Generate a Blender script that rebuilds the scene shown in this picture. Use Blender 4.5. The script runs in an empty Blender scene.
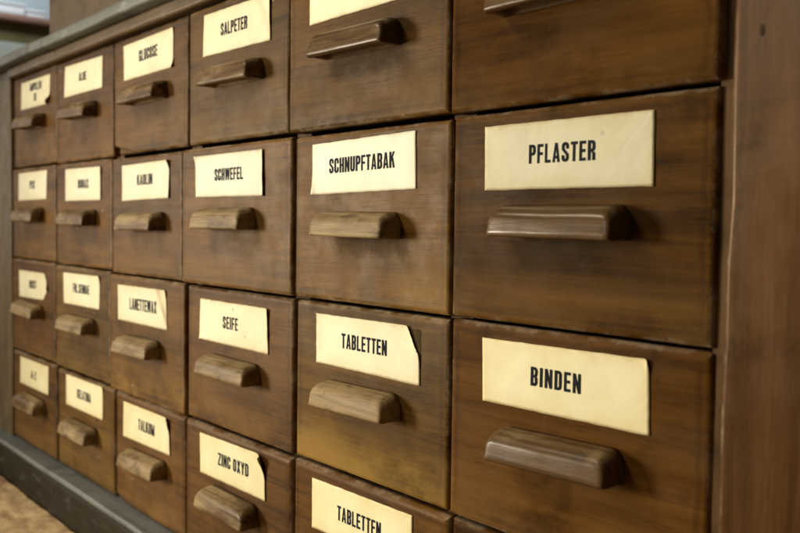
import bpy, bmesh, math, random
from mathutils import Vector, Matrix, noise
random.seed(7)
S = 0.16                      # one drawer pitch in metres
H = 0.68683                   # row pitch in drawer pitches
ZF = 3.04                     # height of the top line of the drawers above the floor, in pitches
scene = bpy.context.scene
COL = scene.collection

# ------------------------------------------------------------------ helpers
def P(x, y, z):               # design units -> metres
    return Vector((x*S, y*S, (z+ZF)*S))

def put(name, bm, mats, parent=None, smooth=True, recalc=True):
    if recalc:
        bmesh.ops.recalc_face_normals(bm, faces=bm.faces)
    me = bpy.data.meshes.new(name)
    bm.to_mesh(me); bm.free()
    for m in (mats if isinstance(mats, (list, tuple)) else [mats]):
        me.materials.append(m)
    if smooth:
        for p in me.polygons: p.use_smooth = True
    o = bpy.data.objects.new(name, me)
    COL.objects.link(o)
    if parent is not None: o.parent = parent
    return o

def empty(name, loc, label, cat, group=None):
    o = bpy.data.objects.new(name, None)
    o.empty_display_size = 0.02
    o.location = loc
    COL.objects.link(o)
    tag(o, label, cat, group)
    return o

def tag(o, label=None, cat=None, group=None, kind=None):
    if label: o['label'] = label
    if cat: o['category'] = cat
    if group: o['group'] = group
    if kind: o['kind'] = kind
    return o

def rounded_box(bm, x0, x1, y0, y1, z0, z1, r=0.01, seg=3, cuts=0, jit=0.0, seed=0):
    """box in metres with all edges rounded, optionally subdivided and made a little uneven"""
    b = bmesh.new()
    bmesh.ops.create_cube(b, size=1.0)
    for v in b.verts:
        v.co = Vector(((x0+x1)/2+v.co.x*(x1-x0), (y0+y1)/2+v.co.y*(y1-y0), (z0+z1)/2+v.co.z*(z1-z0)))
    if cuts:
        for ax in range(3):
            L = (x1-x0, y1-y0, z1-z0)[ax]
            if L > 0.12:
                n = min(cuts, int(L/0.03))
                es = [e for e in b.edges if abs((e.verts[0].co-e.verts[1].co)[ax]) > 0.5*L]
                bmesh.ops.subdivide_edges(b, edges=es, cuts=n, use_grid_fill=True)
    es = [e for e in b.edges if len(e.link_faces) == 2 and e.calc_face_angle(0) > 0.5]
    bmesh.ops.bevel(b, geom=es, offset=r, segments=seg, profile=0.5, affect='EDGES')
    if jit:
        for v in b.verts:
            n = noise.noise_vector(v.co*14+Vector((seed, seed*2, 0)))
            n2 = noise.noise_vector(v.co*60+Vector((seed, 3, seed)))
            v.co += n*jit+n2*jit*0.4
    me = bpy.data.meshes.new('tmp'); b.to_mesh(me); b.free()
    bm.from_mesh(me); bpy.data.meshes.remove(me)

def sharpen(o):
    m = o.modifiers.new('wn', 'WEIGHTED_NORMAL'); m.keep_sharp = True; m.weight = 60
    return o

# ------------------------------------------------------------------ materials
def N(nt, t, x=None, **kw):
    n = nt.nodes.new(t)
    for k, v in kw.items():
        setattr(n, k, v)
    return n

class Mat:
    def __init__(self, name):
        self.m = bpy.data.materials.new(name); self.m.use_nodes = True
        self.nt = self.m.node_tree; self.nt.nodes.clear()
        self.out = self.n('ShaderNodeOutputMaterial'); self.bsdf = self.n('ShaderNodeBsdfPrincipled')
        self.l(self.bsdf.outputs[0], self.out.inputs[0])
        self.tc = self.n('ShaderNodeTexCoord'); self.oi = self.n('ShaderNodeObjectInfo')
        self.coord = None
    def n(self, t, **kw): return N(self.nt, t, **kw)
    def l(self, a, b): self.nt.links.new(a, b)
    def inp(self, s, v):
        if hasattr(v, 'links') or hasattr(v, 'is_output'): self.l(v, s)
        else: s.default_value = v
    def math(self, op, a, b=0.0, c=0.0, clamp=False):
        n = self.n('ShaderNodeMath', operation=op, use_clamp=clamp)
        self.inp(n.inputs[0], a); self.inp(n.inputs[1], b)
        if len(n.inputs) > 2: self.inp(n.inputs[2], c)
        return n.outputs[0]
    def smooth(self, v, lo, hi, a=0.0, b=1.0):
        n = self.n('ShaderNodeMapRange', interpolation_type='SMOOTHSTEP')
        self.inp(n.inputs['Value'], v); self.inp(n.inputs['From Min'], lo); self.inp(n.inputs['From Max'], hi)
        self.inp(n.inputs['To Min'], a); self.inp(n.inputs['To Max'], b)
        return n.outputs[0]
    def seeded(self, src='Object'):
        """texture position moved by a per-object random offset"""
        a = self.n('ShaderNodeVectorMath', operation='ADD')
        c = self.n('ShaderNodeCombineXYZ')
        r = self.math('MULTIPLY', self.oi.outputs['Random'], 37.0)
        for i in range(3): self.l(self.math('MULTIPLY', r, (1.0, 0.71, 1.37)[i]), c.inputs[i])
        self.l(self.tc.outputs[src], a.inputs[0]); self.l(c.outputs[0], a.inputs[1])
        return a.outputs[0]
    def noise(self, vec, scale, stretch=(1, 1, 1), detail=4, rough=0.55, dist=0.0):
        mp = self.n('ShaderNodeMapping'); self.l(vec, mp.inputs[0]); mp.inputs['Scale'].default_value = stretch
        n = self.n('ShaderNodeTexNoise'); self.l(mp.outputs[0], n.inputs['Vector'])
        n.inputs['Scale'].default_value = scale; n.inputs['Detail'].default_value = detail
        n.inputs['Roughness'].default_value = rough; n.inputs['Distortion'].default_value = dist
        return n.outputs['Fac']
    def ramp(self, f, stops):
        r = self.n('ShaderNodeValToRGB'); self.inp(r.inputs[0], f)
        e = r.color_ramp.elements
        while len(e) < len(stops): e.new(0.5)
        for i, (p, c) in enumerate(stops):
            e[i].position = p; e[i].color = tuple(c)+(1,)
        return r.outputs[0]
    def mix(self, f, a, b, mode='MIX'):
        n = self.n('ShaderNodeMix', data_type='RGBA', blend_type=mode)
        self.inp(n.inputs[0], f)
        for s, v in ((n.inputs[6], a), (n.inputs[7], b)):
            if isinstance(v, tuple): s.default_value = v+(1,)
            else: self.l(v, s)
        return n.outputs[2]
    def attr(self, name):
        n = self.n('ShaderNodeAttribute', attribute_type='OBJECT', attribute_name=name)
        return n.outputs['Fac']
    def bump(self, h, strength, dist=0.001, prev=None):
        n = self.n('ShaderNodeBump'); self.l(h, n.inputs['Height'])
        n.inputs['Strength'].default_value = strength; n.inputs['Distance'].default_value = dist
        if prev is not None: self.l(prev, n.inputs['Normal'])
        return n.outputs[0]
    def sep(self, v):
        n = self.n('ShaderNodeSeparateXYZ'); self.l(v, n.inputs[0]); return n.outputs
    def set(self, name, v): self.inp(self.bsdf.inputs[name], v if not isinstance(v, tuple) else v+(1,))

def wood(name, dark, mid, light, axis=0, rough=(0.38, 0.56), edge=None, grime=False, wear=0.0, dust=0.0,
         dustcol=(0.30, 0.27, 0.22), coat=0.0, fine=1.0, spec=0.2, cool=False):
    M = Mat(name)
    v = M.seeded()
    st = [1.0, 1.0, 1.0]; st[axis] = 0.07
    st = tuple(st)
    st2 = [1.0, 1.0, 1.0]; st2[axis] = 0.025; st2 = tuple(st2)
    big = M.noise(v, 9, tuple(0.35 if i == axis else 1.0 for i in range(3)), 3, 0.5, 0.4)
    grain = M.noise(v, 95*fine, st, 6, 0.62, 0.6)
    fib = M.noise(v, 650*fine, st2, 3, 0.6, 0.2)
    f = M.math('ADD', M.math('MULTIPLY', grain, 0.5), M.math('ADD', M.math('MULTIPLY', big, 0.38), M.math('MULTIPLY', fib, 0.14)))
    if grime: f = M.math('ADD', f, M.math('MULTIPLY', M.math('SUBTRACT', M.noise(v, 620, (1, 1, .05), 3, .6), 0.5), 0.03))
    col = M.ramp(f, [(0.36, dark), (0.52, mid), (0.70, light)])
    # pores: short dark dashes along the grain
    pore = M.smooth(M.noise(v, 900*fine, st, 2, 0.5), 0.60, 0.70)
    col = M.mix(M.math('MULTIPLY', pore, 0.22), col, tuple(c*0.35 for c in dark))
    h = M.math('SUBTRACT', M.math('ADD', M.math('MULTIPLY', grain, 0.3), M.math('MULTIPLY', fib, 0.25)), M.math('MULTIPLY', pore, 0.15))
    # blotchy old varnish
    blot = M.noise(v, 26, (1, 1, 1), 5, 0.65, 0.3)
    col = M.mix(M.smooth(blot, 0.50, 0.72, 0.0, 0.55), col, tuple(c*0.55 for c in dark))
    rg = M.smooth(M.noise(v, 45, (1, 1, 1), 4, 0.6), 0.3, 0.7, rough[0], rough[1])
    tone = M.attr('tone')
    if wear or dust:
        wv = M.noise(v, 60, tuple(0.35 if i == axis else 1.0 for i in range(3)), 6, 0.7, 0.2)
        lo = M.math('SUBTRACT', 0.66, M.math('MULTIPLY', M.attr('wear'), 0.46)) if wear else 0.55
        hi = M.math('ADD', lo, 0.22)
        wf = M.smooth(wv, lo, hi, 0.0, max(wear, dust))
        col = M.mix(wf, col, dustcol)
        rg = M.math('ADD', rg, M.math('MULTIPLY', wf, 0.22))
    if edge:
        g = M.sep(M.tc.outputs['Generated'])
        dx = M.math('MULTIPLY', M.math('MINIMUM', g[0], M.math('SUBTRACT', 1.0, g[0])), edge[0])
        dz = M.math('MULTIPLY', M.math('MINIMUM', g[2], M.math('SUBTRACT', 1.0, g[2])), edge[1])
        dd = M.math('MINIMUM', dx, dz)
        en = M.noise(v, 120, (1, 1, 1), 4, 0.7)
        wob = M.math('ADD', dd, M.math('MULTIPLY', M.math('SUBTRACT', en, 0.5), 0.006))
        e1 = M.smooth(wob, 0.0006, 0.0026, 0.75, 0.0)      # rubbed outermost edge
        e2 = M.math('MULTIPLY', M.smooth(wob, 0.0034, 0.0050, 0, 1), M.smooth(wob, 0.0056, 0.0085, 1, 0))
        patch = M.smooth(M.noise(v, 34, (1, 1, 1), 5, 0.7), 0.40, 0.60)
        col = M.mix(M.math('MULTIPLY', e2, 0.35), col, tuple(c*0.4 for c in dark))
        col = M.mix(M.math('MULTIPLY', M.math('MULTIPLY', e1, patch), 0.9), col, (0.27, 0.20, 0.12))
        h = M.math('ADD', h, M.math('MULTIPLY', en, 0.15))
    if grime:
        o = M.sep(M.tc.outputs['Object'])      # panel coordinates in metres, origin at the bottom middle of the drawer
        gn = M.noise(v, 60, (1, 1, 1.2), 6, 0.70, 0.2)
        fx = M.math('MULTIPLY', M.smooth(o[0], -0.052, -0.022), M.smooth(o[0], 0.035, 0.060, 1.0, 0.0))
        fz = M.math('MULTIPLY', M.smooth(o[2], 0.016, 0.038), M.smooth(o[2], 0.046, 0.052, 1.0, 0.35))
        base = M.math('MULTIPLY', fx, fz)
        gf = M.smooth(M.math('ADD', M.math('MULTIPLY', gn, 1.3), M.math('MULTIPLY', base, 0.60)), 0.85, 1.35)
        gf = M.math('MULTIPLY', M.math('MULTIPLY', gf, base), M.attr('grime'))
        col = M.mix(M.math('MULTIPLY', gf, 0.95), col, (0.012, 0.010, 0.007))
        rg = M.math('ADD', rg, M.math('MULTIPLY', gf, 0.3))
        # scattered specks and fine scratches
        vor = M.n('ShaderNodeTexVoronoi'); M.l(v, vor.inputs['Vector']); vor.inputs['Scale'].default_value = 70
        sp = M.smooth(vor.outputs['Distance'], 0.05, 0.09, 1.0, 0.0)
        vc = M.sep(vor.outputs['Color'])
        col = M.mix(M.math('MULTIPLY', sp, M.smooth(vc[0], 0.90, 0.93, 0, 0.75)), col, (0.45, 0.38, 0.26))
        col = M.mix(M.math('MULTIPLY', sp, M.smooth(vc[1], 0.84, 0.87, 0, 0.8)), col, (0.012, 0.008, 0.005))
        # thin film of dust and wax bloom
        bloom = M.smooth(M.noise(v, 14, (1, 1, 2.0), 5, 0.65), 0.42, 0.72, 0.0, 0.16)
        col = M.mix(bloom, col, (0.18, 0.12, 0.060))
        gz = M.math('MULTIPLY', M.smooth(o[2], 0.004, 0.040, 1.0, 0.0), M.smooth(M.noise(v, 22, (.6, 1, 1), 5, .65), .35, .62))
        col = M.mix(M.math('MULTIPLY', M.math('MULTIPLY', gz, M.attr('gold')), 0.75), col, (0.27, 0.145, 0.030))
        rg = M.math('ADD', rg, M.math('MULTIPLY', bloom, 0.35))
    sc = M.noise(v, 240, (0.12, 1, 1) if axis == 2 else (1, 1, 0.10), 2, 0.5, 0.8)
    scr = M.smooth(sc, 0.72, 0.80, 0.0, 0.08 if axis == 0 else 0.025)
    col = M.mix(scr, col, tuple(min(1, c*1.9+0.03) for c in light))
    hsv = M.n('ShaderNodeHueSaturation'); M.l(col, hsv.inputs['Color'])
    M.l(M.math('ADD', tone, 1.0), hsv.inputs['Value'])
    M.l(M.math('ADD', M.attr('warm'), 0.5), hsv.inputs['Hue'])
    M.set('Base Color', hsv.outputs[0]); M.set('Roughness', rg)
    M.bsdf.inputs['Specular IOR Level'].default_value = spec
    if grime: M.l(M.attr('gloss'), M.bsdf.inputs['Specular IOR Level'])
    if coat:
        M.bsdf.inputs['Coat Weight'].default_value = coat; M.bsdf.inputs['Coat Roughness'].default_value = 0.16
    M.bsdf.inputs['Specular Tint'].default_value = (1, .95, .9, 1) if cool else (1, .78, .48, 1)
    b = M.bump(h, 0.35 if axis == 0 else 0.10, 0.0006)
    b = M.bump(blot, 0.25 if axis == 0 else 0.12, 0.0012, b)
    M.l(b, M.bsdf.inputs['Normal'])
    return M.m

def pull_material(name):
    M = Mat(name)
    v = M.seeded()
    g1 = M.noise(v, 210, (0.05, 1, 1), 6, 0.72, 0.5)
    g2 = M.noise(v, 1100, (0.03, 1, 1), 3, 0.6, 0.1)
    f = M.math('ADD', M.math('MULTIPLY', g1, 0.68), M.math('MULTIPLY', g2, 0.32))
    dk = M.ramp(f, [(0.36, (0.048, 0.024, 0.008)), (0.50, (0.088, 0.047, 0.017)), (0.66, (0.130, 0.074, 0.029))])
    lt = M.ramp(f, [(0.34, (0.125, 0.079, 0.034)), (0.49, (0.225, 0.153, 0.069)), (0.66, (0.33, 0.238, 0.118))])
    wn = M.noise(v, 42, (0.35, 1, 1), 5, 0.65)
    lo = M.math('SUBTRACT', 0.78, M.math('MULTIPLY', M.attr('wear'), 0.58))
    wf = M.smooth(wn, lo, M.math('ADD', lo, 0.26), 0.0, 0.95)
    col = M.mix(wf, dk, lt)
    sm = M.smooth(M.noise(v, 70, (0.6, 1, 1), 5, 0.7, 0.3), 0.53, 0.70, 0.0, 0.65)
    col = M.mix(sm, col, (0.030, 0.020, 0.010))
    crack = M.smooth(M.noise(v, 420, (0.025, 1, 1), 2, 0.5), 0.66, 0.73, 0.0, 0.45)
    col = M.mix(crack, col, (0.018, 0.010, 0.005))
    hsv = M.n('ShaderNodeHueSaturation'); M.l(col, hsv.inputs['Color'])
    M.l(M.math('ADD', M.attr('tone'), 1.0), hsv.inputs['Value'])
    M.set('Base Color', hsv.outputs[0])
    M.set('Roughness', M.math('SUBTRACT', M.math('ADD', M.math('ADD', 0.38, M.math('MULTIPLY', wf, 0.20)), M.math('MULTIPLY', sm, 0.1)), M.math('MULTIPLY', M.attr('polish'), 0.12)))
    M.set('Coat Weight', M.math('MULTIPLY', M.attr('polish'), 0.07)); M.bsdf.inputs['Coat Roughness'].default_value = 0.14
    M.bsdf.inputs['Specular IOR Level'].default_value = 0.12
    M.bsdf.inputs['Specular Tint'].default_value = (1, .88, .70, 1)
    b = M.bump(f, 0.14, 0.0006); b = M.bump(wn, 0.10, 0.0012, b)
    M.l(b, M.bsdf.inputs['Normal'])
    return M.m

def paper(name):
    M = Mat(name)
    v = M.seeded()
    blot = M.noise(v, 30, (1, 1, 1), 5, 0.6)
    fibre = M.noise(v, 700, (1, 1, 1), 3, 0.6)
    col = M.ramp(blot, [(0.3, (0.76, 0.66, 0.36)), (0.55, (0.83, 0.745, 0.45)), (0.8, (0.86, 0.785, 0.51))])
    g = M.sep(M.tc.outputs['Generated'])
    dx = M.math('MULTIPLY', M.math('MINIMUM', g[0], M.math('SUBTRACT', 1.0, g[0])), 0.104)
    dz = M.math('MULTIPLY', M.math('MINIMUM', g[2], M.math('SUBTRACT', 1.0, g[2])), 0.033)
    dd = M.math('ADD', M.math('MINIMUM', dx, dz), M.math('MULTIPLY', M.math('SUBTRACT', M.noise(v, 110, (1, 1, 1), 4, 0.7), 0.5), 0.006))
    col = M.mix(M.smooth(dd, 0.0, 0.0022, 0.55, 0.0), col, (0.52, 0.38, 0.15))
    wide = M.smooth(M.math('ADD', dd, M.math('MULTIPLY', M.math('SUBTRACT', M.noise(v, 24, (1, 1, 1), 4, .6), .5), .012)), -0.001, 0.009, 0.34, 0.0)
    col = M.mix(wide, col, (0.66, 0.50, 0.22))
    smud = M.smooth(M.noise(v, 16, (1, 1, 1), 6, .7, .6), .54, .76, 0.0, .30)
    col = M.mix(smud, col, (0.55, 0.42, 0.20))
    # foxing spots
    vor = M.n('ShaderNodeTexVoronoi'); M.l(v, vor.inputs['Vector']); vor.inputs['Scale'].default_value = 55
    vc = M.sep(vor.outputs['Color'])
    sp = M.math('MULTIPLY', M.smooth(vor.outputs['Distance'], 0.03, 0.10, 1, 0), M.smooth(vc[0], 0.86, 0.9, 0, 0.75))
    col = M.mix(sp, col, (0.30, 0.20, 0.09))
    # brown glue stain running down near one corner, only on cards that have it
    o = M.math('ADD', g[0], M.math('MULTIPLY', g[2], 0.22))
    st = M.math('MULTIPLY', M.smooth(o, 0.985, 1.02), M.smooth(o, 1.06, 1.09, 1, 0))
    st = M.math('MULTIPLY', st, M.math('MULTIPLY', M.attr('stain'), M.smooth(blot, 0.3, 0.6, 0.4, 1.0)))
    col = M.mix(st, col, (0.50, 0.34, 0.13))
    hsv = M.n('ShaderNodeHueSaturation'); M.l(col, hsv.inputs['Color'])
    M.l(M.math('ADD', M.attr('tone'), 1.0), hsv.inputs['Value'])
    M.l(M.math('ADD', M.attr('yellow'), 1.0), hsv.inputs['Saturation'])
    M.set('Base Color', hsv.outputs[0]); M.set('Roughness', 0.6)
    M.bsdf.inputs['Specular IOR Level'].default_value = 0.3
    b = M.bump(fibre, 0.12, 0.0003); b = M.bump(M.noise(v, 20, (1, 1, 1), 3, .5, 1.2), 0.22, 0.004, b)
    M.l(b, M.bsdf.inputs['Normal'])
    return M.m

def ink(name):
    M = Mat(name)
    v = M.seeded()
    f = M.noise(v, 500, (1, 1, 1), 4, 0.7)
    col = M.ramp(f, [(0.35, (0.007, 0.008, 0.012)), (0.66, (0.014, 0.015, 0.020)), (0.80, (0.08, 0.07, 0.055))])
    M.set('Base Color', col); M.set('Roughness', 0.7)
    M.bsdf.inputs['Specular IOR Level'].default_value = 0.06
    return M.m

def plain(name, stops, scale=12, rough=0.6, stretch=(1, 1, 1), bump=0.2, bscale=120, detail=5):
    M = Mat(name)
    v = M.seeded()
    f = M.noise(v, scale, stretch, detail, 0.62, 0.3)
    M.set('Base Color', M.ramp(f, stops)); M.set('Roughness', rough)
    M.l(M.bump(M.noise(v, bscale, stretch, 4, 0.6), bump, 0.001), M.bsdf.inputs['Normal'])
    return M.m

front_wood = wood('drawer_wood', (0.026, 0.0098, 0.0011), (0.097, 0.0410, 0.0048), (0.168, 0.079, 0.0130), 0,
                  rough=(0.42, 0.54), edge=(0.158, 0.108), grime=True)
pull_wood = pull_material('pull_wood')
post_wood = wood('post_wood', (0.026, 0.0105, 0.0028), (0.068, 0.0280, 0.0075), (0.125, 0.056, 0.018), 2,
                 rough=(0.26, 0.38), spec=.22, edge=(.0445, 99.0))
red_wood = wood('reddish_post_wood', (0.060, 0.023, 0.008), (0.098, 0.040, 0.015), (0.135, 0.062, 0.027), 2,
                rough=(0.34, 0.46))
left_wood = wood('bleached_post_wood', (0.065, 0.043, 0.020), (0.105, 0.074, 0.038), (0.14, 0.105, 0.060), 2,
                 rough=(0.40, 0.55), dust=0.4)
rail_wood = wood('rail_wood', (0.06, 0.036, 0.015), (0.11, 0.068, 0.030), (0.15, 0.098, 0.048), 0,
                 rough=(0.36, 0.5), dust=0.4)
divider_wood = wood('divider_wood', (0.05, 0.026, 0.010), (0.10, 0.056, 0.024), (0.14, 0.085, 0.040), 2, rough=(0.5, 0.65), spec=.05)
inside_wood = wood('inside_wood', (0.02, 0.012, 0.006), (0.035, 0.02, 0.01), (0.05, 0.03, 0.015), 0, rough=(0.7, 0.8))
top_wood = wood('grey_top_wood', (0.075, 0.076, 0.062), (0.125, 0.126, 0.108), (0.18, 0.18, 0.155), 0,
                rough=(0.42, 0.6), dust=0.5, dustcol=(0.34, 0.335, 0.30))
plinth_wood = wood('grey_plinth_wood', (0.009, 0.007, 0.004), (0.016, 0.0135, 0.007), (0.028, 0.024, 0.013), 0, spec=.08,
                   rough=(0.45, 0.6), dust=0.5, dustcol=(0.17, 0.17, 0.145))
cap_wood = wood('grey_cap_wood', (0.065, 0.065, 0.055), (0.11, 0.111, 0.096), (0.16, 0.162, 0.145), 0, rough=(.4, .55), cool=True, spec=.3)
upper_wood = wood('upper_cabinet_wood', (0.05, 0.032, 0.018), (0.078, 0.052, 0.031), (0.10, 0.07, 0.043), 0, rough=(0.5, 0.65), spec=.1)
glue_mat = plain('old_glue', [(.35, (.040, .027, .007)), (.65, (.080, .055, .016))], 60, .8)
glue_mat.node_tree.nodes['Principled BSDF'].inputs['Specular IOR Level'].default_value = .05
card_mat = paper('yellowed_card'); ink_mat = ink('black_printing')
floor_mat = plain('worn_floor', [(0.30, (0.20, 0.115, 0.045)), (0.46, (0.42, 0.265, 0.115)), (0.56, (0.56, 0.385, 0.19)), (0.70, (0.68, 0.51, 0.29))],
                  42, 0.7, (0.7, 1.3, 1), 0.4, 160, 8)
# ------------------------------------------------------------------ lettering: condensed bold grotesque, unit box per letter
SV, SH = 0.385, 0.155
def _corner(kind, x0, y0, x1, y1, a=SV, b=SH, n=5):
    """(outer, inner) point pairs of a rounded corner, in clockwise travel"""
    rox, roy = min(0.46, (x1-x0)*0.46), min(0.19, (y1-y0)*0.4)
    rix, riy = 0.10, 0.06
    cx, sx = (x0, 1) if 'L' in kind else (x1, -1)
    cy, sy = (y1, -1) if 'T' in kind else (y0, 1)
    out = []
    for i in range(n):
        t = i/(n-1)*math.pi/2
        if kind in ('TL', 'BR'): ca, sa = math.cos(t), math.sin(t)     # start on the vertical side
        else: ca, sa = math.sin(t), math.cos(t)                         # start on the horizontal side
        o = (cx+sx*rox*(1-ca), cy+sy*roy*(1-sa))
        q = (cx+sx*(a+rix*(1-ca)), cy+sy*(b+riy*(1-sa)))
        out.append((o, q))
    return out
def _rect(x0, y0, x1, y1): return [[(x0, y0), (x1, y0), (x1, y1), (x0, y1)]]
def _band(pairs, closed=False):
    qs = []
    k = len(pairs)
    for i in range(k if closed else k-1):
        a, b = pairs[i], pairs[(i+1) % k]
        qs.append([a[0], b[0], b[1], a[1]])
    return qs
def _rev(p): return list(reversed(p))
def _swap(p): return [(b, a) for a, b in p]
def glyph(ch):
    a, b = SV, SH
    C = lambda k, y0=0.0, y1=1.0: _corner(k, 0, y0, 1, y1)
    stem = _rect(0, 0, a, 1)
    if ch == 'O': return 1.0, _band(C('TL')+C('TR')+C('BR')+C('BL'), True)
    if ch == 'C' or ch == 'G':
        top = [((1, .62), (1-a, .62))]+_rev(C('TR'))+_rev(C('TL'))+_rev(C('BL'))+_rev(C('BR'))
        if ch == 'C': return 1.0, _band(top+[((1, .38), (1-a, .38))])
        return 1.0, _band(top+[((1, .50), (1-a, .50))])+_rect(.52, .40, 1-a-.001, .50)
    if ch == 'U': return 1.0, _band([((0, 1), (a, 1))]+_rev(C('BL'))+_rev(C('BR'))+[((1, 1), (1-a, 1))])
    if ch == 'J': return .9, _band([((0, .36), (a, .36))]+_rev(C('BL'))+_rev(C('BR'))+[((1, 1), (1-a, 1))])
    if ch == 'S':
        p = [((1, .66), (1-a, .66))]+_rev(C('TR'))+_rev(C('TL'))+[((0, .62), (a, .66)), ((1-a, .34), (1, .38))]
        p += _swap(C('BR'))+_swap(C('BL'))+[((a, .34), (0, .34))]
        return 1.0, _band(p)
    if ch == 'D': return 1.0, stem+_band([((a, 1), (a, 1-b))]+C('TR')+C('BR')+[((a, 0), (a, b))])
    if ch in 'PR':
        q = stem+_band([((a, 1), (a, 1-b))]+C('TR', .42, 1)+C('BR', .42, 1)+[((a, .42), (a, .42+b))])
        if ch == 'R': q += [[(1-a, 0), (1, 0), (1, .34), (.90, .419), (1-a-.12, .419), (1-a, .33)]]
        return 1.0, q
    if ch == 'B':
        return 1.0, stem+_band([((a, 1), (a, 1-b))]+C('TR', .51, 1)+_corner('BR', 0, .455, 1, 1)[:4]+[((.8, .51), (.6, .58)), ((a, .51), (a, .58))])+ \
            _band([((a, .509), (a, .44)), ((.8, .509), (.6, .44))]+_corner('TR', 0, 0, 1, .56)[1:]+C('BR', 0, .56)+[((a, 0), (a, b))])
    if ch == 'A':
        return 1.05, [[(0, 0), (.32, 0), (.50, .78), (.50, 1), (.33, 1)], [(.68, 0), (1, 0), (.67, 1), (.501, 1), (.501, .78)],
                      [(.385, .19), (.615, .19), (.58, .33), (.42, .33)]]
    if ch == 'E': return .88, stem+_rect(a, 1-b, 1, 1)+_rect(a, .43, .92, .43+b)+_rect(a, 0, 1, b)
    if ch == 'F': return .86, stem+_rect(a, 1-b, 1, 1)+_rect(a, .42, .92, .42+b)
    if ch == 'L': return .84, stem+_rect(a, 0, 1, b)
    if ch == 'T': return .92, _rect(.5-a/2, 0, .5+a/2, 1-b)+_rect(0, 1-b+.001, 1, 1)
    if ch == 'H': return 1.0, stem+_rect(1-a, 0, 1, 1)+_rect(a, .43, 1-a, .57)
    if ch == 'I': return .40, _rect(0, 0, 1, 1)
    if ch == 'N': return 1.05, _rect(0, 0, .35, 1)+_rect(.65, 0, 1, 1)+[[(.351, 1), (.351, .54), (.649, 0), (.649, .46)]]
    if ch == 'M': return 1.35, _rect(0, 0, .27, 1)+_rect(.73, 0, 1, 1)+[[(.271, 1), (.271, .60), (.42, 0), (.50, 0), (.50, .36)], [(.729, 1), (.501, .36), (.501, 0), (.58, 0), (.729, .60)]]
    if ch == 'W': return 1.45, [[(0, 1), (.12, 0), (.36, 0), (.24, 1)], [(.241, .5), (.361, 0), (.499, .55), (.499, 1), (.42, 1)], [(.501, 1), (.501, .55), (.639, 0), (.759, .5), (.58, 1)], [(.64, 0), (.88, 0), (1, 1), (.76, 1)]]
    if ch == 'K': return 1.05, stem+[[(a+.001, .40), (a+.001, .62), (.66, 1), (1, 1)], [(.50, .52), (.70, .66), (1.02, 0), (.67, 0)]]
    if ch == 'X': return 1.05, [[(0, 0), (.35, 0), (1, 1), (.65, 1)], [(0, 1), (.35, 1), (.499, .77), (.34, .52)], [(.66, .48), (.501, .23), (.65, 0), (1, 0)]]
    if ch == 'Y': return 1.05, _rect(.5-a/2, 0, .5+a/2, .44)+[[(0, 1), (.34, 1), (.5, .67), (.5, .441), (.5-a/2, .441)], [(1, 1), (.66, 1), (.501, .67), (.501, .441), (.5+a/2, .441)]]
    if ch == 'Z': return .95, _rect(0, 1-b, 1, 1)+_rect(0, 0, 1, b)+[[(0, b+.001), (.38, b+.001), (1, 1-b-.001), (.62, 1-b-.001)]]
    if ch == '.': return .38, _rect(0, 0, 1, .15)
    if ch == '-': return .55, _rect(0, .42, 1, .56)
    return .45, []

def text_polys(s, u0, u1, ztop, h):
    gap = {'PFLASTER': .28, 'BINDEN': .32, 'TABLETTEN': .24, 'SEIFE': .26}.get(s, .21)
    gl = [glyph(c) for c in s]
    tot = sum(g[0] for g in gl)+gap*(len(s)-1)
    k = (u1-u0)/tot
    x = u0; res = []
    for w, polys in gl:
        for p in polys:
            res.append([(x+px*w*k, ztop-h+py*h) for px, py in p])
        x += (w+gap)*k
    return res

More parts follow.
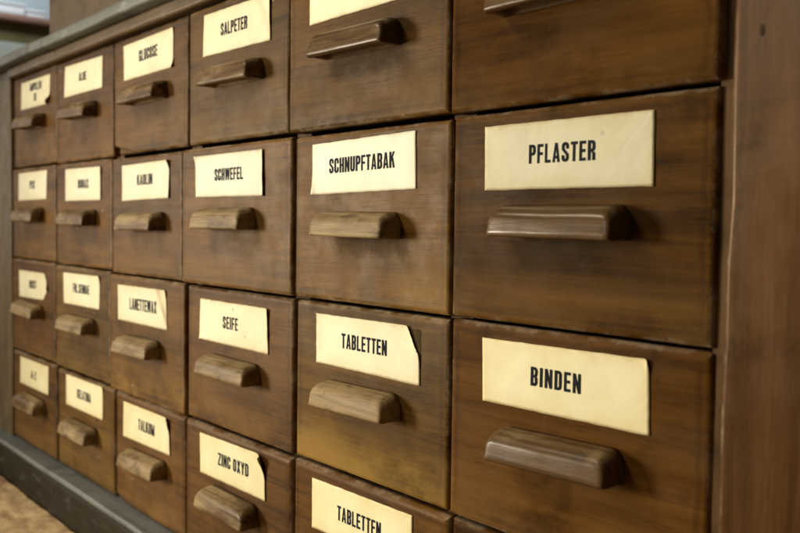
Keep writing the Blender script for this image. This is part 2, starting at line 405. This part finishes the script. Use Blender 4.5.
# ------------------------------------------------------------------ the drawers
DR = [
(0, 0, [0.0188, 0.9819, -0.0004, -0.6702, -0.0179], [(0.222, -0.049), (0.861, -0.054), (0.85, -0.255), (0.204, -0.248)], [('AMPULLEN', 0.417, 0.677, -0.075, 0.053), ('II', 0.514, 0.559, -0.151, 0.056)], (0.31, 0.739, -0.404, -0.013)),
(0, 1, [0.0053, 0.9953, -0.0098, -0.6786, -0.0115], [(0.182, -0.048), (0.839, -0.062), (0.831, -0.254), (0.16, -0.25)], [('ALOE', 0.437, 0.567, -0.118, 0.051)], (0.278, 0.752, -0.415, -0.021)),
(0, 2, [0.014, 0.9846, -0.0116, -0.6754, -0.01], [(0.163, -0.053), (0.823, -0.046), (0.82, -0.253), (0.17, -0.255)], [('GLUCOSE', 0.384, 0.625, -0.108, 0.067)], (0.277, 0.749, -0.407, -0.002)),
(0, 3, [0.0285, 0.9632, -0.0157, -0.6766, 0.0042], [(0.196, -0.054), (0.818, -0.061), (0.82, -0.265), (0.184, -0.254)], [('SALPETER', 0.367, 0.616, -0.12, 0.059)], (0.293, 0.753, -0.421, -0.011)),
(0, 4, [0.0003, 1.0001, -0.008, -0.6829, 0.0256], None, [], (0.272, 0.741, -0.418, -0.009)),
(0, 5, [0.0004, 1.0001, -0.008, -0.6867, 0.0186], None, [], (0.245, None, -0.408, 0.0)),
(1, 0, [0.0149, 0.9843, 0.003, -0.6641, -0.0074], [(0.178, -0.03), (0.819, -0.027), (0.799, -0.232), (0.164, -0.236)], [('PIX', 0.438, 0.552, -0.094, 0.057)], (0.299, 0.705, -0.391, 0.0)),
(1, 1, [0.0107, 0.989, -0.0024, -0.6716, -0.0053], [(0.196, -0.038), (0.828, -0.044), (0.819, -0.251), (0.193, -0.25)], [('BORAX', 0.431, 0.616, -0.113, 0.056)], (0.287, 0.749, -0.407, -0.0)),
(1, 2, [0.0323, 0.9615, -0.0141, -0.6808, 0.0098], [(0.187, -0.057), (0.819, -0.049), (0.82, -0.252), (0.187, -0.262)], [('KAOLIN', 0.403, 0.606, -0.117, 0.059)], (0.301, 0.753, -0.426, 0.003)),
(1, 3, [-0.0158, 1.0221, -0.012, -0.6843, 0.022], [(0.139, -0.053), (0.794, -0.051), (0.802, -0.257), (0.146, -0.254)], [('SCHWEFEL', 0.343, 0.615, -0.121, 0.057)], (0.249, 0.736, -0.408, 0.001)),
(1, 4, [0.0076, 0.9924, -0.0144, -0.6856, 0.0014], [(0.153, -0.053), (0.807, -0.041), (0.814, -0.248), (0.152, -0.258)], [('SCHNUPFTABAK', 0.274, 0.691, -0.116, 0.06)], (0.256, 0.733, -0.425, -0.006)),
(1, 5, [0.0064, 0.994, -0.0121, -0.683, 0.0041], [(0.159, -0.056), (0.805, -0.057), (0.809, -0.263), (0.162, -0.261)], [('PFLASTER', 0.353, 0.608, -0.125, 0.058)], (0.263, 0.733, -0.409, -0.005)),
(2, 0, [0.0156, 0.9815, 0.0143, -0.6746, -0.0001], [(0.192, -0.068), (0.845, -0.066), (0.853, -0.255), (0.195, -0.27)], [('ROST', 0.437, 0.597, -0.13, 0.06)], (0.292, 0.732, -0.384, -0.024)),
(2, 1, [0.0147, 0.9831, 0.0053, -0.6789, 0.006], [(0.178, -0.038), (0.834, -0.031), (0.82, -0.237), (0.191, -0.243)], [('FOL.SENNAE', 0.366, 0.656, -0.1, 0.059)], (0.298, 0.763, -0.399, 0.004)),
(2, 2, [0.0019, 1.0008, -0.005, -0.6883, 0.0156], [(0.135, -0.061), (0.791, -0.054), (0.806, -0.266), (0.142, -0.267)], [('LANETTEWAX', 0.313, 0.674, -0.126, 0.072)], (0.243, 0.74, -0.431, 0.008)),
(2, 3, [0.0029, 1.0016, -0.0126, -0.6859, -0.0045], [(0.147, -0.071), (0.8, -0.071), (0.804, -0.276), (0.136, -0.275)], [('SEIFE', 0.383, 0.527, -0.139, 0.06)], (0.257, 0.729, -0.425, -0.003)),
(2, 4, [0.0159, 0.9838, -0.0124, -0.6819, -0.0122], [(0.171, -0.059), (0.828, -0.054), (0.832, -0.265), (0.174, -0.263)], [('TABLETTEN', 0.352, 0.641, -0.124, 0.06)], (0.247, 0.725, -0.416, 0.008)),
(2, 5, [0.0057, 0.9956, -0.0061, -0.6788, 0.0004], [(0.159, -0.055), (0.806, -0.047), (0.813, -0.257), (0.166, -0.262)], [('BINDEN', 0.375, 0.572, -0.122, 0.06)], (0.259, 0.737, -0.416, 0.017)),
(3, 0, [0.0146, 0.9824, -0.0054, -0.6722, -0.0035], [(0.199, -0.035), (0.842, -0.033), (0.832, -0.237), (0.19, -0.239)], [('A-Z', 0.455, 0.574, -0.109, 0.059)], (0.338, 0.775, -0.386, -0.001)),
(3, 1, [0.0024, 0.9992, -0.0181, -0.6728, -0.0116], [(0.177, -0.038), (0.833, -0.032), (0.827, -0.239), (0.174, -0.243)], [('GELATINA', 0.383, 0.629, -0.107, 0.06)], (0.285, 0.735, -0.406, -0.002)),
(3, 2, [0.0317, 0.9649, -0.018, -0.6759, -0.0097], [(0.159, -0.063), (0.778, -0.061), (0.79, -0.259), (0.153, -0.273)], [('TALKUM', 0.372, 0.589, -0.13, 0.066)], (0.276, 0.738, -0.404, 0.018)),
(3, 3, [-0.0033, 1.0086, -0.0147, -0.6788, 0.0042], [(0.162, -0.058), (0.795, -0.047), (0.801, -0.252), (0.168, -0.259)], [('ZINC OXYD', 0.355, 0.65, -0.121, 0.062)], (0.271, None, -0.389, 0.0)),
(3, 4, [0.0058, 0.9979, -0.0121, -0.6788, -0.0094], [(0.155, -0.064), (0.805, -0.056), (0.809, -0.255), (0.155, -0.275)], [('TABLETTEN', 0.338, 0.622, -0.135, 0.061)], None),
(3, 5, [0.0088, 0.992, -0.008, -0.6788, -0.0089], None, [], None),
]
LABEL = {
 (0,0): 'small brown drawer at the top left corner, card reading AMPULLEN over a numeral',
 (0,1): 'brown drawer with yellowed card reading ALOE under the grey top board',
 (0,2): 'brown drawer with curled card reading GLUCOSE and a broken lower left corner',
 (0,3): 'brown drawer with yellowed card reading SALPETER, in the top row',
 (0,4): 'brown drawer directly above the SCHNUPFTABAK drawer, its card cut by the photo edge',
 (0,5): 'dark brown drawer directly above the PFLASTER drawer, no card in view',
 (1,0): 'small brown drawer with blurred card reading PIX beside the left post',
 (1,1): 'brown drawer with yellowed card reading BORAX between PIX and KAOLIN',
 (1,2): 'brown drawer with yellowed card reading KAOLIN below the GLUCOSE drawer',
 (1,3): 'brown drawer with card reading SCHWEFEL standing proud of its neighbours',
 (1,4): 'brown drawer with card reading SCHNUPFTABAK and sooty stain under its pull',
 (1,5): 'dark glossy brown drawer with large flat card reading PFLASTER',
 (2,0): 'small brown drawer with rolled-up cream card beside left post, below the PIX drawer',
 (2,1): 'brown drawer with yellowed card reading FOL.SENNAE, left of LANETTEWAX',
 (2,2): 'brown drawer with brown-streaked card reading LANETTEWAX',
 (2,3): 'brown drawer with yellowed card reading SEIFE below the SCHWEFEL drawer',
 (2,4): 'olive brown drawer with card reading TABLETTEN whose upper right corner curls away',
 (2,5): 'dark brown drawer with card reading BINDEN below the PFLASTER drawer',
 (3,0): 'small brown drawer with yellow card reading A-Z at the lower left corner',
 (3,1): 'brown bottom row drawer with yellow card reading GELATINA',
 (3,2): 'brown bottom row drawer with yellow card reading TALKUM',
 (3,3): 'brown drawer with card reading ZINC OXYD, its right edge lifting off',
 (3,4): 'brown drawer with flat uncurled TABLETTEN card, cut by the bottom of the photo',
 (3,5): 'brown drawer directly below the BINDEN drawer, only its top edge in view',
}
GROUP = 'labelled wooden drawers of the cabinet'
# curl: (point u,v ; direction du,dv ; radius) - everything beyond the line through the point rolls up
CURL = {
 (0,0): [((.90, .12), (1, -1), .04)],
 (0,2): [((.95, .10), (1, -.8), .05), ((.95, .95), (1, .9), .05)],
 (0,3): [((.95, .5), (1, .12), .09)],
 (1,1): [((.95, .5), (1, 0), .10)],
 (1,2): [((.95, .90), (1, .8), .03), ((.95, .5), (1, -.1), .10)],
 (1,3): [((.045, .93), (-1, .5), .05), ((.94, .5), (1, 0), .10)],
 (1,4): [((.04, .1), (-1, -.4), .06)],
 (2,0): [((.90, .92), (1, .9), -1), ((.86, .10), (1, -1.4), -1), ((.93, .5), (1, 0), .08)],
 (2,1): [((.95, .9), (1, .5), .06)],
 (2,2): [((.96, .93), (1, .6), .05)],
 (2,3): [((.95, .5), (1, .15), .10), ((.03, .04), (-1, -.6), .05)],
 (2,4): [((.905, 1.0), (.84, .54), -1), ((.86, .90), (.84, .54), .10)],
 (2,5): [((.975, .95), (1, .5), .012)],
 (3,1): [((.96, .9), (1, .4), .10)],
 (3,2): [((.93, .84), (1, .7), .07), ((.96, .5), (1, .1), .11)],
 (3,3): [((.90, .78), (1, .7), .075), ((.955, .5), (1, .05), .10)],
}
TONE = {(2,4): .10, (1,5): -.22, (2,5): -.15, (0,5): -.3, (3,5): -.15, (0,4): -.18, (0,3): -.1, (0,2): -.1, (1,3): .06, (2,2): .10, (3,0): .0}
WEAR = {(2,4): .98, (1,4): .95, (3,3): .78, (2,3): .85, (2,2): .88, (3,2): .80, (1,3): .82, (1,2): .75, (2,5): .52, (1,5): .12,
        (0,5): .15, (0,4): .50, (0,3): .60, (0,2): .55, (2,1): .75, (2,0): .75, (3,1): .75, (3,0): .75, (1,0): .65, (1,1): .65, (0,0): .5, (0,1): .5}
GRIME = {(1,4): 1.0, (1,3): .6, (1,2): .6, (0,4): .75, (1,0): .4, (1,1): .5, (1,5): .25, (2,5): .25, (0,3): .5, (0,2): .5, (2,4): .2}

def front_outline(x0, x1, z0, z1, chip, seed):
    """outline of a panel as (point, hand-made unevenness); chip cuts the lower left corner"""
    cor = [(x0, z0), (x1, z0), (x1, z1)]
    if chip: cor += [(x0+chip[0], z1), (x0, z1+chip[1])]
    else: cor += [(x0, z1)]
    pts = []
    n = len(cor)
    for i in range(n):
        a = Vector(cor[i]); p = Vector(cor[i-1]); q = Vector(cor[(i+1) % n])
        d0 = (p-a).normalized(); d1 = (q-a).normalized()
        r = 0.009*(0.6+0.9*random.random())
        if chip and i >= 3: r = 0.003
        for t in (0, .33, .67, 1):
            pts.append(a+d0*r*(1-t)**2+d1*r*t**2)
        L = (q-a).length; m = max(2, int(L/0.03))
        for j in range(1, m):
            pts.append(a+(q-a)*(j/m))
    res = []
    for p in pts:
        w = noise.noise_vector(Vector((p.x*9+seed*7.1, p.y*9, seed)))
        w2 = noise.noise_vector(Vector((p.x*40+seed*3.1, p.y*40, seed)))
        res.append((p, Vector((w.x, w.y))*0.0014+Vector((w2.x, w2.y))*0.0008))
    return res

def panel_mesh(pts, box, r, thick, chip, seed):
    bm = bmesh.new()
    n = len(pts)
    x0, x1, z0, z1 = box
    def inset(d):
        res = []
        for p, w in pts:
            q = Vector((min(max(p.x, x0+d), x1-d), min(max(p.y, z1+d), z0-d)))
            if chip:
                a = Vector((x0+chip[0], z1)); c = Vector((x0, z1+chip[1]))
                t = (a-c).normalized(); nn = Vector((-t.y, t.x))
                s = (q-a).dot(nn)-d*.8
                if s < 0: q = q-nn*s
            res.append(q+w*max(0, 1-d/(r*1.3)))
        return res
    rings = [(0.0, thick)]
    for k in range(8):
        t = k/7*math.pi/2
        rings.append((r*(1-math.cos(t)), r*.8*(1-math.sin(t))))
    rings += [(r+0.006, 0.0)]
    rv = []
    for d, y in rings:
        rv.append([bm.verts.new((p.x*S, y*S, p.y*S)) for p in inset(d)])
    for a, b in zip(rv, rv[1:]):
        for i in range(n):
            bm.faces.new((a[i], a[(i+1) % n], b[(i+1) % n], b[i]))
    bm.faces.new(list(reversed(rv[0])))
    top = rv[-1]
    bmesh.ops.remove_doubles(bm, verts=bm.verts, dist=1e-6)
    # close the flat face with one polygon along its remaining boundary
    be = [e for e in bm.edges if len(e.link_faces) == 1]
    bmesh.ops.contextual_create(bm, geom=be)
    bmesh.ops.triangulate(bm, faces=[f for f in bm.faces if len(f.verts) > 8 ])
    return bm

def pull_mesh(L, hgt, t, seed):
    """bin pull: rounded top front, rounded upper ends, hollow underneath for the fingers"""
    bm = bmesh.new()
    rnd = random.Random(seed)
    r = hgt*(0.36+0.12*rnd.random()); lean = 0.004
    nx = 44; rings = []
    us = []
    for i in range(nx+1):
        s = i/nx
        us.append(0.5-0.5*math.cos(math.pi*s) if False else s)
    # denser stations near the ends
    us = sorted(set([0, .003, .008, .016, .028, .043, .06, .085]+[1-q for q in (0, .003, .008, .016, .028, .043, .06, .085)]+[.085+.83*i/22 for i in range(1, 22)]))
    for u in us:
        x = (u-0.5)*L
        e = min(u, 1-u)*L
        hh = hgt
        if e < r: hh = hgt-r+math.sqrt(max(0, r*r-(r-e)**2))
        tt = t-0.010+0.010*min(1, math.sqrt(max(0, 1-(1-min(e, .016)/.016)**2)))
        lip = 0.026
        cav = 0.050*(lambda q: q*q*(3-2*q))(min(1, max(0, (e-0.030)/0.030)))
        hf = hh*0.40
        prof = [(0, 0), (0, hh*.5), (0, hh)]
        m = 9
        for j in range(1, m):
            q = j/m*math.pi/2
            prof.append((-tt*math.sin(q)**(2/2.5), hf+(hh-hf)*math.cos(q)**(2/2.5)))
        prof += [(-tt, hf), (-tt-lean, hh*.18), (-tt-lean*1.2, 0.006), (-tt-lean+.004, 0.0), (-tt+lip*.6, -0.001), (-tt+lip, 0.002)]
        prof += [(-tt+lip+.006, cav*.75+.001), (-tt*.45, cav+.002), (-tt*.2, cav*.8+.001), (-.004, 0.0008)]
        ring = []
        for (y, z) in prof:
            v = Vector((x, y, z))
            w = noise.noise_vector(Vector((x*9+seed*5.3, y*12, z*12)))
            w2 = noise.noise_vector(Vector((x*45+seed*2.3, y*45, z*45+seed)))
            if y < -0.005: v += Vector((0, w.y*0.0013+w2.y*0.0004, w.z*0.0016+w2.z*0.0004))
            ring.append(bm.verts.new(v*S))
        rings.append(ring)
    k = len(rings[0])
    for a, b in zip(rings, rings[1:]):
        for i in range(k):
            bm.faces.new((a[i], a[(i+1) % k], b[(i+1) % k], b[i]))
    bm.faces.new(rings[0]); bm.faces.new(list(reversed(rings[-1])))
    return bm

def card_mesh(quad, texts, curls, seed):
    """a thin card glued to the panel: bent sheet with lettering printed on it (second material)"""
    TL, TR, BR, BL = [Vector(q) for q in quad]
    rnd = random.Random(seed)
    def world(u, v):
        top = TL.lerp(TR, u); bot = BL.lerp(BR, u)
        return bot.lerp(top, v)
    lines = []
    for (pu, pv), (du, dv), rad in curls:
        p = world(pu, pv); d = Vector((du, dv*1.0)).normalized()
        lines.append((p, d, rad))
    def bend(p, lift):
        y = lift
        x, z = p.x, p.y
        w = noise.noise(Vector((x*5+seed*3.7, z*7, seed*1.3)))
        y += 0.0010*(w+0.6)
        for q, d, rad in lines:
            s = (Vector((x, z))-q).dot(d)
            s += .007*noise.noise(Vector((x*16+seed, z*16, 1.7)))+.003*noise.noise(Vector((x*60+seed, z*60, 1.7)))
            if s > 0:
                a = s/rad
                if rad < 0:            # torn or folded under: cut straight along the line
                    x -= d.x*s; z -= d.y*s
                    continue
                if a > 1.2: a = 1.2+(a-1.2)*.2
                ns = rad*math.sin(a); up = rad*(1-math.cos(a))
                x += d.x*(ns-s); z += d.y*(ns-s); y += up
        return Vector((x, -y, z))
    nu, nv = 64, 22
    bm = bmesh.new()
    def sheet(lift, flip):
        g = []
        for j in range(nv+1):
            row = []
            for i in range(nu+1):
                p = world(i/nu, j/nv)
                if i in (0, nu) or j in (0, nv):
                    w = noise.noise_vector(Vector((p.x*22+seed*9.1, p.y*22, seed*2.0)))
                    p = p+Vector((w.x, w.y))*0.0016
                row.append(bm.verts.new(bend(p, lift)*S))
            g.append(row)
        for j in range(nv):
            for i in range(nu):
                f = [g[j][i], g[j][i+1], g[j+1][i+1], g[j+1][i]]
                bm.faces.new(f if not flip else f[::-1])
        return g
    A = sheet(0.0024, False); B = sheet(0.0010, True)
    def rim(a, b):
        for i in range(len(a)-1): bm.faces.new((a[i+1], a[i], b[i], b[i+1]))
    rim(A[0], B[0]); rim(A[-1][::-1], B[-1][::-1])
    rim([r[0] for r in A][::-1], [r[0] for r in B][::-1]); rim([r[-1] for r in A], [r[-1] for r in B])
    for f in bm.faces: f.material_index = 0
    ang = math.atan2((TR-TL).y, (TR-TL).x)
    for (s, u0, u1, zt, h) in texts:
        h = h*0.6+0.058*0.4
        for poly in text_polys(s, u0, u1, zt, h):
            area = sum(p[0]*q[1]-q[0]*p[1] for p, q in zip(poly, poly[1:]+poly[:1]))
            if area < 0: poly = poly[::-1]
            vs = []
            for (x, z) in poly:
                z2 = z+(x-u0)*math.tan(ang)
                vs.append(bm.verts.new(bend(Vector((x, z2)), 0.0024+0.0012)*S))
            try:
                f = bm.faces.new(vs); f.material_index = 1
            except ValueError: pass
    return bm

for (r, c, fr, lab, texts, han) in DR:
    key = (r, c); seed = r*6+c+1
    x0, x1, z0, z1, d = fr
    root = empty('drawer', P(c+0.5, -d, -(r+1)*H), LABEL[key], 'drawer', GROUP)
    sx = lambda x: x-0.5
    sz = lambda z: z+H
    chip = (0.30, 0.052) if key == (0, 2) else ((0.16, 0.03) if key == (3, 2) else None)
    pts = front_outline(sx(x0), sx(x1), sz(z0), sz(z1), chip, seed)
    rr = 0.019 if r < 3 else 0.028
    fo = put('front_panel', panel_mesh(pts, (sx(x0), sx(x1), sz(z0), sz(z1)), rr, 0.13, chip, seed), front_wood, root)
    fo['tone'] = TONE.get(key, random.uniform(-.06, .06))-(.13 if c < 4 else .04); fo['gloss'] = {5: .035, 4: .10}.get(c, .13)-(.02 if r == 0 else 0); fo['warm'] = {(2,4): .006, (2,5): -.006, (1,5): -.003, (3,5): -.004, (1,4): 0.0}.get(key, random.uniform(-.006, .008)); fo['gold'] = {(2,4): 1.0, (1,4): .5, (2,2): .7, (3,2): .6, (2,3): .5, (2,5): .5, (3,4): .7}.get(key, .3); fo['grime'] = .55*GRIME.get(key, .12)  # tone: left columns darkened in colour to offset the key lamp falling there
    sharpen(fo)
    if chip:
        b = bmesh.new()
        rounded_box(b, (sx(x0)+.02)*S, (sx(x0)+.42)*S, 0.026*S, 0.11*S, (sz(z1)+.004)*S, (sz(z1)+.13)*S, .002)
        io = put('inner_board', b, divider_wood, root); sharpen(io); io['tone'] = .3
    # pull
    if han: hx0, hx1, hz, tilt = han
    else: hx0, hx1, hz, tilt = .262, .735, -.41, 0.0
    if hx1 is None: hx1 = hx0+.474
    Lh = 0.468+random.uniform(-.006, .006)
    hm = (hx0+hx1)/2
    if c < 2: hm = 0.5*hm+0.5*0.502
    ho = put('pull', pull_mesh(Lh, 0.098+random.uniform(-.004, .004), 0.095, seed), pull_wood, root)
    sharpen(ho)
    ho.location = (sx(hm)*S, 0.0008*S, sz(hz)*S)
    ho.rotation_euler = (0, -math.atan2(max(-.02, min(.02, tilt)), Lh)*0.8, 0)
    ho['polish'] = {(1,5): 1.0, (2,5): .6, (0,4): .5, (0,5): .7, (0,3): .3}.get(key, .12)
    ho['wear'] = WEAR.get(key, .45); ho['tone'] = {(2,4): .16, (1,4): .12, (1,5): .05, (2,5): .05}.get(key, random.uniform(-.08, .05))
    # card
    if lab is None and key[0] == 0:
        lab = [(.158, -.055), (.806, -.052), (.810, -.258), (.160, -.260)] if c == 4 else None
    if lab:
        quad = [(sx(x), sz(z)) for x, z in lab]
        tx = [(s, sx(a), sx(b_), sz(zt), h) for (s, a, b_, zt, h) in texts]
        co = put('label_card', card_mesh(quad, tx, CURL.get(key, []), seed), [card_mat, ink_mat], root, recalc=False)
        if key == (2, 4):
            gb = bmesh.new()
            qx = [sx(lab[1][0])-.075, sx(lab[1][0])+.004]; qz = [sz(lab[1][1])-.115, sz(lab[1][1])-.010]
            bmesh.ops.create_grid(gb, x_segments=6, y_segments=6, size=1)
            for v in gb.verts:
                n_ = noise.noise_vector(v.co*2.5)
                v.co = Vector((qx[0]+(v.co.x+1)/2*(qx[1]-qx[0])+n_.x*.004, -.0012, qz[0]+(v.co.y+1)/2*(qz[1]-qz[0])+n_.y*.004))*S
            put('glue_patch', gb, glue_mat, root)
        co['tone'] = random.uniform(-.03, .03)+{(1,5): -.32, (2,5): -.05}.get(key, -.25 if c < 3 else (-.16 if c == 3 else -.03)); co['stain'] = {(2,2): 1.0, (0,3): .25}.get(key, 0.0)  # left cards and the PFLASTER card darkened in colour to follow light falloff
        co['yellow'] = {(1,4): -.28, (1,3): -.25, (1,5): -.02, (2,4): -.08, (2,3): -.06, (2,5): .06}.get(key, (-.06, -.14, -.05, .08)[r])

# ------------------------------------------------------------------ the cabinet around them
cab = empty('drawer_cabinet', P(3.0, 0, -ZF), 'long brown wooden apothecary cabinet with grey top board and grey plinth', 'cabinet')
OFF = P(3.0, 0, -ZF)
def cbox(name, mat, x0, x1, y0, y1, z0, z1, r=0.02, cuts=0, jit=0.0, seed=0, label=None):
    b = bmesh.new()
    a = P(x0, y0, z0)-OFF; e = P(x1, y1, z1)-OFF
    rounded_box(b, a.x, e.x, a.y, e.y, a.z, e.z, r*S, 4, cuts, jit*S, seed)
    o = put(name, b, mat, cab); sharpen(o)
    if label: o['label'] = label
    return o
ZB = -4*H
cbox('post', left_wood, -.42, .005, -.004, .30, -2.76, .079, .012, 30, .004, 1, 'pale worn post left of the drawers')
for i in range(1, 6):
    cbox('divider', divider_wood, i-.058, i+.058, .055, .30, -2.75, -.002, .006)
cbox('post', post_wood, 6.040, 6.318, -.030, .30, -2.76, .06, .016, 60, .010, 2, 'wide glossy brown post right of the drawers')
cbox('edge_strip', divider_wood, 5.985, 6.045, .012, .30, -2.76, -.002, .006, 30, .003, 3)
cbox('end_panel', red_wood, 6.321, 6.75, -.026, .30, -2.76, .06, .012, 40, .003, 4)
cbox('rail', rail_wood, .008, 6.040, -.030, .30, .004, .078, .016, 60, .004, 5)
cbox('back_panel', inside_wood, -.40, 6.7, .32, .36, -2.9, .06, .004)
cbox('bottom_board', inside_wood, -.40, 6.7, .10, 1.6, -2.80, -2.742, .004)
cbox('side_panel', left_wood, -.42, -.30, .31, 3.0, -2.76, .06, .01)
for j in range(1, 4):
    cbox('runner', inside_wood, .06, 5.94, .20, .31, -j*H-.03, -j*H+.03, .004)
cbox('top_board', top_wood, 1.058, 6.95, -.100, 3.0, .082, .152, .016, 60, .006, 6, 'grey worn front length of the top board')
cbox('top_board', top_wood, -.9, 1.053, -.098, 3.0, .082, .152, .016, 40, .006, 7, 'left end length of the grey top board')
# plinth with an uneven lower edge
b = bmesh.new()
prof = [(.30, -2.784), (.02, -2.784), (-.055, -2.784), (-.085, -2.785), (-.096, -2.790), (-.100, -2.83), (-.101, -2.93), (-.102, -3.00), (-.102, -3.034), (.30, -3.034)]
rings = []
for i in range(150):
    x = -1.2+i*.055
    ring = []
    for (y, z) in prof:
        if y < 0 and z < -2.9:
            k = (-2.9-z)/.134
            y += k*(.020*noise.noise(Vector((x*1.9, 3.1, 0)))+.012*noise.noise(Vector((x*6, 1, 0))))
        w = noise.noise_vector(Vector((x*7, y*20, z*20)))
        p = P(x, y+w.y*.003, z+w.z*.003)-OFF
        ring.append(b.verts.new(p))
    rings.append(ring)
for q, w in zip(rings, rings[1:]):
    for i in range(len(prof)-1):
        b.faces.new((q[i], q[i+1], w[i+1], w[i]))
b.faces.new(rings[0]); b.faces.new(rings[-1])
pl = put('plinth', b, plinth_wood, cab); sharpen(pl)
cbox('plinth_cap', cap_wood, -1.2, 6.95, -.106, .30, -2.783, -2.744, .014, 60, .005, 9, 'lighter grey cap strip along the plinth')
# old nail holes
for (nx, ny, nz, nr) in [(1.24, -.1045, -2.862, .012), (6.118, -.0312, -.585, .008)]:
    b = bmesh.new()
    bmesh.ops.create_circle(b, cap_ends=True, radius=nr*S, segments=10, matrix=Matrix.Translation(P(nx, ny, nz)-OFF) @ Matrix.Diagonal((.7, 1, 1.9, 1)) @ Matrix.Rotation(math.pi/2, 4, 'X'))
    put('nail_hole', b, inside_wood, cab)

# upper cabinet standing on the board
up = empty('upper_cabinet', P(3.9, 0, .152), 'plain brown wooden upper cabinet standing on the grey top board', 'cabinet')
b = bmesh.new()
o0 = P(3.9, 0, .152)
a = P(1.03, -.045, .153)-o0; e = P(6.9, 1.6, 5.0)-o0
rounded_box(b, a.x, e.x, a.y, e.y, a.z, e.z, .012*S, 3)
sharpen(put('body', b, upper_wood, up))

# ------------------------------------------------------------------ floor, far wall, shelf behind
def grid_plane(name, x0, x1, y0, y1, z, mat, n=2):
    b = bmesh.new()
    bmesh.ops.create_grid(b, x_segments=n, y_segments=n, size=1)
    for v in b.verts:
        v.co = P(x0+(v.co.x+1)/2*(x1-x0), y0+(v.co.y+1)/2*(y1-y0), z)
    return put(name, b, mat, smooth=False)
tag(grid_plane('floor', -14, 14, -16, 12, -ZF, floor_mat), kind='structure')
wall_mat = plain('pale_wall', [(0.3, (0.34, 0.40, 0.44)), (0.7, (0.44, 0.50, 0.53))], 2, .6)
b = bmesh.new()
rounded_box(b, -12.3*S, -12*S, -2*S, 12*S, 0, 14*S, .005)
tag(put('wall', b, wall_mat), kind='structure')
shelf = empty('wall_shelf', P(-11.7, 3.0, 2.2), 'brown wooden shelf with an olive back board in blurred distance', 'shelf')
so = P(-11.7, 3.0, 2.2)
def sbox(name, mat, x0, x1, y0, y1, z0, z1, par, off, r=.02):
    b = bmesh.new(); a = P(x0, y0, z0)-off; e = P(x1, y1, z1)-off
    rounded_box(b, a.x, e.x, a.y, e.y, a.z, e.z, r*S, 2)
    return put(name, b, mat, par)
sh_red = plain('shelf_wood', [(.3, (.20, .10, .065)), (.7, (.30, .17, .12))], 20, .5, (1, .1, 1))
sh_olive = plain('shelf_back', [(.3, (.15, .125, .045)), (.7, (.24, .20, .085))], 8, .6)
sh_grey = plain('shelf_lower_panel', [(.3, (.26, .275, .23)), (.7, (.34, .355, .30))], 6, .6)
sbox('shelf_board', sh_red, -12, -11.2, -1.0, 8.0, 2.80, 2.92, shelf, so)
sbox('back_board', sh_olive, -11.98, -11.45, -1.0, 8.0, 2.42, 2.795, shelf, so)
sbox('lower_panel', sh_grey, -11.98, -11.40, -1.0, 8.0, -ZF, 2.41, shelf, so)
white = plain('white_carton', [(.3, (.78, .80, .82)), (.7, (.86, .88, .90))], 9, .5)
for (y0, y1, zt, lab) in ((1.8, 3.50, 3.14, 'tall white carton lying at the left end of the far shelf'),
                          (3.53, 3.88, 3.06, 'low white carton on the far shelf, right of the taller one')):
    o_ = empty('carton', P(-11.5, (y0+y1)/2, 2.922), lab, 'carton', 'white cartons on the far shelf')
    oo = P(-11.5, (y0+y1)/2, 2.922)
    sbox('box_body', white, -11.75, -11.25, y0, y1, 2.923, zt-.05, o_, oo)
    sbox('lid', white, -11.78, -11.22, y0-.02, y1+.02, zt-.048, zt, o_, oo)

# ------------------------------------------------------------------ light
def area(name, loc, target, sx_, sy_, power, col, spread=180):
    L = bpy.data.lights.new(name, 'AREA'); L.shape = 'RECTANGLE'; L.size = sx_*S; L.size_y = sy_*S
    L.energy = power; L.color = col; L.spread = math.radians(spread)
    o = bpy.data.objects.new(name, L); COL.objects.link(o)
    o.location = P(*loc)
    dirv = P(*target)-P(*loc)
    o.rotation_euler = dirv.to_track_quat('-Z', 'Y').to_euler()
    return o
def spot(name, loc, target, power, size, blend, radius, col):
    L = bpy.data.lights.new(name, 'SPOT'); L.energy = power; L.spot_size = math.radians(size); L.spot_blend = blend
    L.shadow_soft_size = radius*S; L.color = col
    o = bpy.data.objects.new(name, L); COL.objects.link(o)
    o.location = P(*loc)
    o.rotation_euler = (P(*target)-P(*loc)).to_track_quat('-Z', 'Y').to_euler()
    return o
spot('key_lamp', (-3.2, -7.2, -.6), (5.3, 0, -1.7), 138, 64, 1.0, 1.35, (1.0, .93, .80))
area('side_window', (-11, -5, 1.0), (3, 0, -1), 6, 5, 3, (1.0, .95, .88))
area('ceiling_lamp', (0.9, -4.3, 4.4), (4.4, 0, -1.4), 3, 1.2, 9.0, (1.0, .90, .72))
area('front_window', (1.5, -9.0, 2.3), (6.2, 0, -.6), 2.4, 2.2, 3.6, (.72, .86, 1.0))
area('far_wall_fill', (-8.4, 2.5, 6), (-12, 3.2, 3.0), 2, 2, 6, (.90, .96, 1.0))  # unseen fill added only to brighten the far wall and shelf
w = bpy.data.worlds.new('World'); scene.world = w; w.use_nodes = True
bg = w.node_tree.nodes['Background']; bg.inputs[0].default_value = (1.0, .90, .76, 1); bg.inputs[1].default_value = 0.032

# ------------------------------------------------------------------ camera
cd = bpy.data.cameras.new('camera'); cam = bpy.data.objects.new('camera', cd); COL.objects.link(cam)
cam.location = P(7.26004, -2.07827, -1.06187)
cam.rotation_euler = (1.52413512, -0.0132008569, 0.884907003)
cd.sensor_width = 36; cd.lens = 40.5
cd.clip_start = 0.01; cd.clip_end = 100
cd.dof.use_dof = True
cd.dof.focus_distance = 3.2*S
cd.dof.aperture_fstop = 12.0
scene.camera = cam
scene.view_settings.view_transform = 'Standard'; scene.view_settings.look = 'None'
scene.view_settings.exposure = 0
